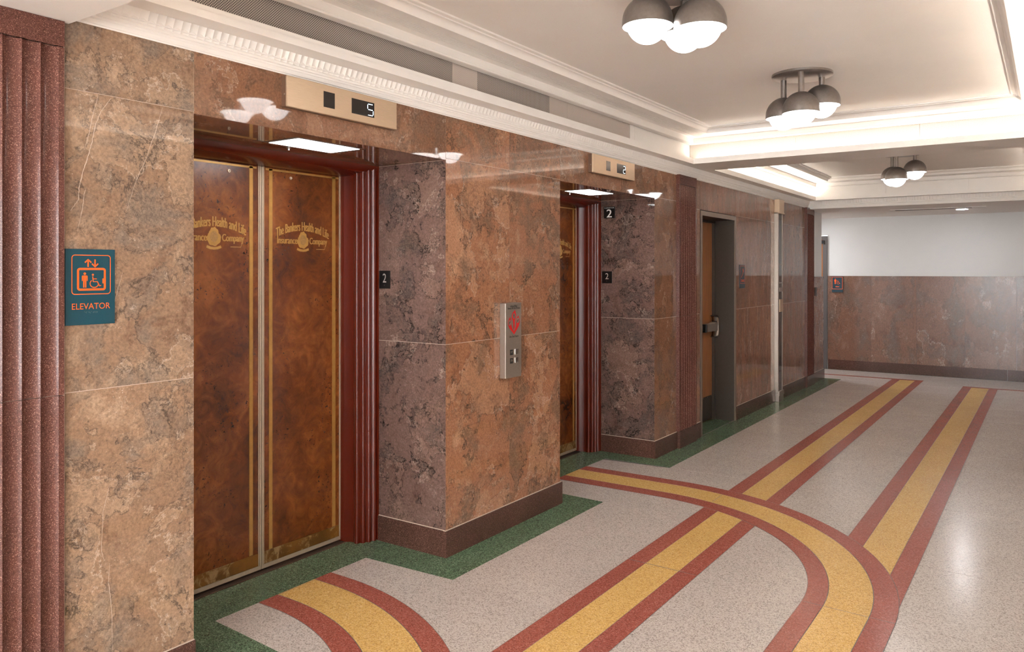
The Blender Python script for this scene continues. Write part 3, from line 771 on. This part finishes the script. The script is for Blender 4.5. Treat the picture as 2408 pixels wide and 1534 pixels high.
# curved end bracket
mb = MB(); pts = []
for i in range(15):
    tt = -PI / 2 + PI * i / 14; pts.append((7.835 + .058 * max(0, math.cos(tt)) ** .9, .972 + .115 * math.sin(tt)))
a = [(u, v) for u, v in pts]; b = [(u - .012, v * .93 + .972 * .07) for u, v in pts]
n = len(a)
mb.add([(-.222, u, v) for u, v in a] + [(-.222, u, v) for u, v in b] + [(-.150, u - .004, v) for u, v in a] + [(-.150, u, v) for u, v in b],
       [(i, i + 1, n + i + 1, n + i) for i in range(n - 1)] + [(2 * n + i, 3 * n + i, 3 * n + i + 1, 2 * n + i + 1) for i in range(n - 1)] +
       [(i, 2 * n + i, 2 * n + i + 1, i + 1) for i in range(n - 1)] + [(n + i, n + i + 1, 3 * n + i + 1, 3 * n + i) for i in range(n - 1)])
L3(mb.build('latch_bracket', M['chrome'], smooth=True))
L3(box('latch_case', -.224, -.155, 7.79, 7.86, .925, 1.015, M['steel'], None, .006))
D3(box('stairwell_backing', -.95, -.30, oy0, oy1, 0, ot, M['dark']))
D3(box('threshold', -.01, .0, oy0 + .045, oy1 - .055, -.001, .003, M['steel']))

# ------------------------------------------------------------------ mail chute
r = tag(empty('mail_chute', (0, 9.41, 0)), 'tall narrow nickel mail chute with glass front on the marble wall', 'mail chute')
m0, m1, mx = 9.325, 9.525, .045
for a, b in ((m0, m0 + .036), (m1 - .034, m1)): at(box('side_rail', -.02, mx, a, b, .10, 2.24, M['steel'], None, .004), r)
at(box('glass_front', -.02, mx - .004, m0 + .036, m1 - .034, .12, 2.24, M['glass_dark']), r)
at(box('head_box', -.02, mx + .012, m0 + .004, m1 + .006, 2.235, 2.395, M['champagne'], None, .003), r)
at(box('head_rail', -.02, mx + .018, m0 + .0, m1 + .01, 2.225, 2.240, M['champagne'], None, .002), r)
at(box('base_cap', -.02, mx + .014, m0 + .002, m1 + .004, .07, .125, M['steel'], None, .004), r)
at(box('base_box', -.02, mx + .008, m0 + .004, m1, -.0005, .075, M['steel'], None, .004), r)
for z, h in ((1.62, .012), (1.40, .012), (1.30, .05)): at(box('cross_clip', mx - .017, mx + .004, m0 + .045, m1 - .025, z, z + h, M['steel'], None, .002), r)
at(box('maker_plate', mx - .017, mx + .004, m0 + .06, m1 - .01, 1.06, 1.21, M['champagne'], None, .002), r)

# ------------------------------------------------------------------ hall beyond: corner, far wall, door
wc = struct(MB().box(-.6, -.028, 11.087, 11.74, 0, 2.42).build('wall_corner', M['white_wall']), 'white wall stub at the hall corner')
for z0, z1 in ((ZB, 1.445), ): 
    o = box('wainscot_slab', -.03, -.004, 11.088, 11.742, z0, z1, M['marble_brown'], wc); o2 = box('wainscot_cap', -.03, .0, 11.088, 11.745, 1.445, 1.466, M['marble_brown'], wc)
base(11.088, 11.752, .010)
o = tag(box('wall_plate', -.004, .006, 11.24, 11.34, 1.20, 1.32, M['black'], None, .002), 'small dark wall plate on the wainscot at the hall corner', 'wall plate')
struct(MB().box(-1.9, -1.8, 11.0, YF, 0, 2.5).box(-1.9, -.59, 10.9, 11.09, 0, 2.5).build('wall_hall_end', M['white_wall']))
wf = struct(MB().box(-.222, XR + .1, YF, YF + .12, 0, 2.5).box(-1.9, -1.20, YF, YF + .12, 0, 2.5).box(-1.2, -.222, YF, YF + .12, 2.11, 2.5).build('wall_far', M['white_wall']), 'white far wall above marble wainscot')
xs = [-.215, .42, 1.05, 1.68, 2.31, XR]
for a, b in zip(xs[:-1], xs[1:]):
    box('wainscot_slab', a + .0008, b - .0008, YF - .016, YF, .15, 1.468, M['marble_brown'], wf)
bf = struct(empty('baseboard_far'), 'dark granite baseboard of the far wall')
xs = [-.21, .95, 1.32, 2.2, XR]
for a, b in zip(xs[:-1], xs[1:]): box('base_block', a + .0008, b - .0008, YF - .024, YF, -.0005, .153, M['granite_base'], bf)
d4 = struct(empty('door_4', (-.7, YF, 0)), 'grey metal restroom door frame at the hall end')
at(MB().box(-.285, -.222, YF - .03, YF + .12, 0, 2.10).box(-1.20, -1.137, YF - .03, YF + .12, 0, 2.10).box(-1.137, -.285, YF - .03, YF + .12, 2.045, 2.10).build('frame', M['greydoor']), d4)
at(box('door_leaf', -1.137, -.285, YF + .02, YF + .06, .008, 2.045, M['veneer']), d4)
at(box('door_closer', -.34, -.262, YF - .05, YF - .03, 1.975, 2.03, M['black']), d4)
# restroom sign
r = tag(empty('restroom_sign', (-.066, YF - .016, 1.21)), 'dark slate restroom sign with orange figures on the far wainscot', 'sign')
x0, x1, z0, z1 = -.148, .014, 1.213, 1.462; Yb = YF - .034
at(box('backing', x0, x1, Yb, YF - .0165, z0, z1, M['navy'], None, .001), r)
mb = MB(); Y = Yb - .0007
line2(mb, [(x0 + .005, z0 + .05), (x1 - .005, z0 + .05), (x1 - .005, z1 - .012), (x0 + .005, z1 - .012)], .007, 'y', Y, True)
person(mb, x0 + .052, z0 + .128, .085, 'y', Y); wheelchair(mb, x0 + .096, z0 + .128, .062, 'y', Y)
text(mb, 'MEN', x0 + .058, x0 + .108, z0 + .078, z0 + .094, 'y', Y, bold=.001)
at(mb.build('pictogram', M['orange']), r)

# ------------------------------------------------------------------ right, back and lobby walls (out of frame, seen in reflections)
wr = struct(MB().box(XR, XR + .12, YLF + .1, YF, 0, 2.95).build('wall_right', M['white_wall']), 'white right-hand wall with marble wainscot')
n = 5
for i in range(n):
    a = YLF + .1 + (YF - YLF - .1) * i / n; b = YLF + .1 + (YF - YLF - .1) * (i + 1) / n
    box('wainscot_slab', XR - .02, XR, a + .001, b - .001, 0, 1.468, M['marble_brown'], wr)
struct(MB().box(XR, XLOB, YLF, YLF + .1, 0, 2.6).build('wall_lobby_front', M['white_wall']))
struct(MB().box(XLOB, XLOB + .1, YBACK, YLF + .1, 0, 2.6).build('wall_lobby_right', M['white_wall']))
struct(MB().box(-.1, .5, YBACK - .1, YBACK, 0, 2.6).box(4.9, XLOB + .1, YBACK - .1, YBACK, 0, 2.6).box(.5, 4.9, YBACK - .1, YBACK, 0, .25).box(.5, 4.9, YBACK - .1, YBACK, 2.3, 2.6).build('wall_back', M['white_wall']))
fill_win = struct(empty('fill_window_1', (2.7, YBACK, .25)), 'wide unseen window with bronze mullions, added for daylight fill')  # made-up window behind the camera, lets world light in as soft fill
for i in range(5): at(box('mullion', .5 + i * 1.09, .54 + i * 1.09, YBACK - .09, YBACK - .03, .25, 2.3, M['bronze']), fill_win)
for z in (.25, 2.26): at(box('rail', .54, 4.86, YBACK - .09, YBACK - .03, z, z + .04, M['bronze']), fill_win)
gm_ = NT('clear_glazing'); gm_.t.nodes.remove(gm_.b); tb = gm_.n('ShaderNodeBsdfTransparent'); gb = gm_.n('ShaderNodeBsdfGlossy'); gb.inputs['Roughness'].default_value = .02
mx_ = gm_.n('ShaderNodeMixShader'); mx_.inputs[0].default_value = .06; gm_.l(tb.outputs[0], mx_.inputs[1]); gm_.l(gb.outputs[0], mx_.inputs[2]); gm_.l(mx_.outputs[0], gm_.t.nodes['Material Output'].inputs[0])
for i in range(4): at(box('pane', .54 + i * 1.09, 1.59 + i * 1.09, YBACK - .064, YBACK - .058, .29, 2.26, gm_.m), fill_win)

# ------------------------------------------------------------------ ceiling
CX0, CX1 = .14, XR - .14
C1 = (CX0, CX1, 1.45, 6.455); C2 = (CX0, CX1, 6.955, YCK - .14)
cl = MB()
cl.box(-.02, XR + .1, YBE - .05, YCK + .1, 2.78, 2.95)                       # structural slab
ceiling = struct(cl.build('ceiling', M['ceil']), 'cream coffered ceiling')
def cpart(name, mb, m_='paint', smooth=0):
    o = mb.build(name, M[m_], ceiling)
    if smooth: smooth_angle(o, smooth)
    return o
# flat coffer fields
for c in (C1, C2): cpart('coffer_field', MB().box(c[0] + .2, c[1] - .2, c[2] + .2, c[3] - .2, ZCE, 2.79), 'ceil')
# low soffit: strips around the coffers, with their fascia edge
ZFL = ZLED - .018
cpart('soffit', MB().box(.045, CX0, 1.36, YCK - .045, ZS, ZFL).box(CX1, XR - .045, 1.36, YCK - .045, ZS, ZFL)
      .box(CX0, CX1, 1.36, C1[2], ZS, ZFL).box(CX0, CX1, C1[3], C2[2], ZS, ZFL).box(CX0, CX1, C2[3], YCK - .045, ZS, ZFL))
for c in (C1, C2):
    x0, x1, y0, y1 = c; e = .012
    cpart('fascia_lip', MB().box(x0 - e, x0, y0 - e, y1 + e, ZFL - .001, ZLED).box(x1, x1 + e, y0 - e, y1 + e, ZFL - .001, ZLED)
          .box(x0, x1, y0 - e, y0, ZFL - .001, ZLED).box(x0, x1, y1, y1 + e, ZFL - .001, ZLED))
# backs of the coves above the soffit
def ring(mb, rect, profile, flip=False):
    n = len(profile); x0, x1, y0, y1 = rect; vs = []
    for p, z in profile:
        vs += [(x0 + p, y0 + p, z), (x1 - p, y0 + p, z), (x1 - p, y1 - p, z), (x0 + p, y1 - p, z)]
    fs = []
    for i in range(n - 1):
        for k in range(4): fs.append((4 * i + k, 4 * i + (k + 1) % 4, 4 * (i + 1) + (k + 1) % 4, 4 * (i + 1) + k))
    return mb.add(vs, fs)
prof = [(-.05, 2.80), (-.05, ZM0), (-.004, ZM0), (0, ZM0 + .003), (0, ZM0 + .010), (-.003, ZM0 + .013), (-.003, ZM1 - .004), (0, ZM1), (.046, ZM1)]
for k in range(5):
    p = .048 + k * .0165
    prof += [(p, ZM1), (p + .0005, ZM1 + .007), (p + .0045, ZM1 + .007), (p + .005, ZM1)]
prof += [(.192, ZM1), (.192, ZM1 - .004), (.197, ZM1 - .004)]
for j in range(9):
    a = j / 8 * PI / 2; prof.append((.197 + .030 * (1 - math.cos(a)), ZM1 - .004 + .034 * math.sin(a)))
prof += [(.229, ZM1 + .036), (.253, ZM1 + .036), (.254, ZCE + .002)]
for c in (C1, C2):
    o = cpart('coffer_moulding', ring(MB(), c, prof), 'paint'); smooth_angle(o, 30)
# perforated screens at the back of each cove
XMESH = .062
def screen(a, b, m_): return cpart('perforated_screen', MB().box(CX0 - XMESH - .008, CX0 - XMESH, a + .001, b - .001, ZFL - .003, ZM0 + .006), m_)
for a, b, m_ in ((1.40, 3.23, 'mesh_dark'), (3.23, 3.45, 'mesh_light'), (3.45, 4.20, 'mesh_dark'), (4.20, 4.42, 'mesh_light'), (4.42, 5.34, 'mesh_light'), (5.34, 5.42, 'paint'), (5.42, 6.52, 'paint')): screen(a, b, m_)
screen(6.89, YCK - .08, 'paint')
def xscreen(a, b, y, m_): return cpart('perforated_screen', MB().box(a + .001, b - .001, y, y + .008, ZFL - .003, ZM0 + .006), m_)
for i in range(3):
    a = CX0 - .06 + (CX1 - CX0 + .12) * i / 3; b = CX0 - .06 + (CX1 - CX0 + .12) * (i + 1) / 3
    xscreen(a, b, C1[3] + XMESH, 'mesh_light'); xscreen(a, b, C1[2] - XMESH - .008, 'mesh_light')
    xscreen(a, b, C2[3] + .022, 'paint'); xscreen(a, b, C2[2] - XMESH - .008, 'paint')
for a, b in ((1.40, 3.2), (3.2, 4.9), (4.9, 6.52), (6.89, 8.8), (8.8, YCK - .08)):
    cpart('perforated_screen', MB().box(CX1 + XMESH, CX1 + XMESH + .008, a + .001, b - .001, ZFL - .003, ZM0 + .006), 'mesh_light')
# cornice: stepped lower part and fluted cove, along left wall, far beam, right wall, near beam
def cornice(rect):
    o = cpart('cornice', ring(MB(), rect, [(-.004, 2.389), (.004, ZC), (.004, 2.393), (.009, 2.394), (.009, 2.402), (.012, 2.408), (.016, 2.412), (.016, 2.418), (.021, 2.421), (.022, 2.430), (.025, 2.432), (.012, 2.434), (.012, 2.49), (.05, 2.49), (.05, ZS)]))
cornice((0, XR, YBE, YCK))
def fluted(p0, p1, out, pitch=.0325):
    """fluted cove between p0 and p1 (plan), projecting along 'out'"""
    d = (p1[0] - p0[0], p1[1] - p0[1]); L = math.hypot(*d); d = (d[0] / L, d[1] / L); n = int(L / pitch); mb = MB()
    prof_ = []
    for i in range(n):
        for j in range(5):
            u = j / 5; s_ = (i + u) * L / n; dep = .0042 * math.sin(PI * u) if j else 0
            prof_.append((s_, dep))
    prof_.append((L, 0)); rows = []
    for z, b_ in ((2.431, .0255), (2.4465, .032), (2.462, .039), (2.4775, .0465)):
        rows.append([(p0[0] + d[0] * s_ + out[0] * (b_ - dp), p0[1] + d[1] * s_ + out[1] * (b_ - dp), z) for s_, dp in prof_])
    k = len(prof_); vs = sum(rows, [])
    fs = [(r_ * k + i, r_ * k + i + 1, (r_ + 1) * k + i + 1, (r_ + 1) * k + i) for r_ in range(3) for i in range(k - 1)]
    mb.add(vs, fs); o = cpart('fluted_cove', mb, 'paint'); smooth_angle(o, 30)
fluted((0, YBE + .03), (0, YCK - .03), (1, 0)); fluted((.03, YCK), (XR - .03, YCK), (0, -1))
fluted((XR, YBE + .03), (XR, YCK - .03), (-1, 0)); fluted((.03, YBE), (XR - .03, YBE), (0, 1))
cpart('cove_back', MB().box(-.02, .03, YBE, YCK, 2.44, 2.79).box(XR - .03, XR + .02, YBE, YCK, 2.44, 2.79))
# low ceilings beyond and before
cpart('hall_ceiling', MB().box(-1.9, XR + .1, YCK, YF + .1, 2.375, 2.9), 'ceil')
cpart('lobby_ceiling', MB().box(-.1, XLOB + .1, YBACK - .1, YBE, 2.372, 2.9).box(XR, XLOB + .1, YBE, YLF + .1, 2.372, 2.9), 'ceil')

# ------------------------------------------------------------------ LED strips lying on the cove ledges
def led(label, *b):
    return tag(box('led_strip', *b, M['led']), label, 'led strip', 'cove led strips')
led('led strip lying in the cove of the ceiling beam', CX0 + .02, CX1 - .02, C1[3] + .030, C1[3] + .042, ZFL + .001, ZFL + .007)
led('led strip lying in the right cove of the nearer coffer', CX1 + .030, CX1 + .042, 1.6, C1[3] - .02, ZFL + .001, ZFL + .016)
led('led strip lying in the left cove of the farther coffer', CX0 - .042, CX0 - .030, C2[2] + .02, C2[3] - .02, ZFL + .001, ZFL + .007)
led('unseen led strip added in the near cove of the nearer coffer', CX0 + .02, CX1 - .02, C1[2] - .042, C1[2] - .030, ZFL + .001, ZFL + .007)  # extra strip out of view, added to brighten the ceiling
led('unseen led strip added on the beam in the near cove of the farther coffer', CX0 + .02, CX1 - .02, C2[2] - .042, C2[2] - .030, ZFL + .001, ZFL + .007)  # hidden by the beam, added for more cove light
led('led strip lying in the right cove of the farther coffer', CX1 + .030, CX1 + .042, C2[2] + .02, C2[3] - .02, ZFL + .001, ZFL + .007)

# ------------------------------------------------------------------ three-globe ceiling lights
def ceiling_light(x, y, z, angs, drops, label, group='three-globe ceiling lights'):
    r = tag(empty('ceiling_light', (x, y, z)), label, 'ceiling light', group)
    o = MB().lathe([(0, 0), (.177, 0), (.177, -.013), (.174, -.015), (0, -.015)], (0, 0, 0), 64).build('canopy', M['nickel'], r); smooth_angle(o, 40)
    R = .107; rho = .128
    for a, d in zip(angs, drops):
        cx, cy = rho * math.cos(math.radians(a)), rho * math.sin(math.radians(a))
        cz = -d                                     # rim height below the canopy top
        o = MB().lathe([(.0175, -.014), (.0175, cz + .10)], (cx, cy, 0), 20).build('stem', M['nickel'], r, smooth=True)
        c0 = .022; pr = []
        for i in range(20):
            t_ = PI / 2 * (1 - i / 19); pr.append((R * math.cos(t_), cz + c0 + R * math.sin(t_)))
        pr += [(R + .0005, cz + .010), (R + .001, cz)]
        inn = [(R - .002, cz), (R - .003, cz + .012)]
        for i in range(1, 12):
            t_ = PI / 2 * i / 12; inn.append(((R - .004) * math.cos(t_), cz + c0 + (R - .004) * math.sin(t_)))
        o = MB().lathe(pr + [(R - .002, cz)], (cx, cy, 0), 40).build('dome_shade', M['nickel'], r); smooth_angle(o, 40)
        s_ = MB().lathe(inn, (cx, cy, 0), 40).build('shade_lining', M['shade_in'], o, smooth=True)
        gl = []
        for i in range(21):
            t_ = -PI / 2 + 1.55 * PI / 2 * i / 20 * 1.0; gl.append((.089 * math.cos(t_), cz + c0 - .004 + .091 * math.sin(t_)))
        MB().lathe(gl, (cx, cy, 0), 40).build('globe', M['globe'], r, smooth=True)
    return r
ceiling_light(1.456, 4.893, ZCE, (162, -78, 42), (.250, .262, .190), 'three-globe ceiling light hanging nearest the ceiling beam, grey domes over lit globes')
ceiling_light(1.40, 3.11, ZCE, (219, -21, 99), (.165, .205, .165), 'three-globe ceiling light in the nearer coffer, away from the ceiling beam')
ceiling_light(1.44, 8.79, ZCE, (19, 139, -101), (.195, .245, .275), 'three-globe ceiling light in the farther coffer, beyond the ceiling beam')
for x, y, lab in ((1.46, -.6, 'on the corridor axis'), (1.46, -2.6, 'by the lobby back wall'), (4.1, .2, 'in the open lobby bay'), (4.1, -2.6, 'in the lobby far corner')):  # extra fixtures added behind and beside the camera for even fill light
    ceiling_light(x, y, 2.372, (0, 120, 240), (.22, .25, .24), 'added three-globe fill light under the low lobby ceiling ' + lab, 'added lobby fill lights')

# hall ceiling fixtures
r = tag(empty('linear_diffuser', (1.43, 11.64, 2.375)), 'long slot air diffuser in the low hall ceiling', 'air diffuser')
at(box('frame', .90, 2.02, 11.56, 11.70, 2.366, 2.3755, M['ceil'], None, .002), r); at(box('slot', .96, 1.86, 11.57, 11.66, 2.362, 2.368, M['sill']), r)
r = tag(empty('downlight', (1.74, 11.75, 2.375)), 'small round lit downlight in the low hall ceiling', 'downlight')
o = MB().lathe([(.085, 0), (.085, -.012), (.072, -.02), (.06, -.02)], (1.74, 11.75, 2.3755), 32).build('trim_ring', M['ceil']); at(o, r)
at(MB().lathe([(0, -.021), (.068, -.021), (.068, -.012), (0, -.012)], (1.74, 11.75, 2.3755), 32).build('lens', M['spot']), r)
for x, lab in ((-.9, 'round downlight over the restroom door in the hall ceiling'),):
    r = tag(empty('downlight', (x, 12.2, 2.375)), lab, 'downlight')
    at(MB().lathe([(.085, 0), (.085, -.012), (.072, -.02), (.06, -.02)], (x, 12.2, 2.3755), 32).build('trim_ring', M['ceil']), r)
    at(MB().lathe([(0, -.021), (.068, -.021), (.068, -.012), (0, -.012)], (x, 12.2, 2.3755), 32).build('lens', M['spot_hall']), r)
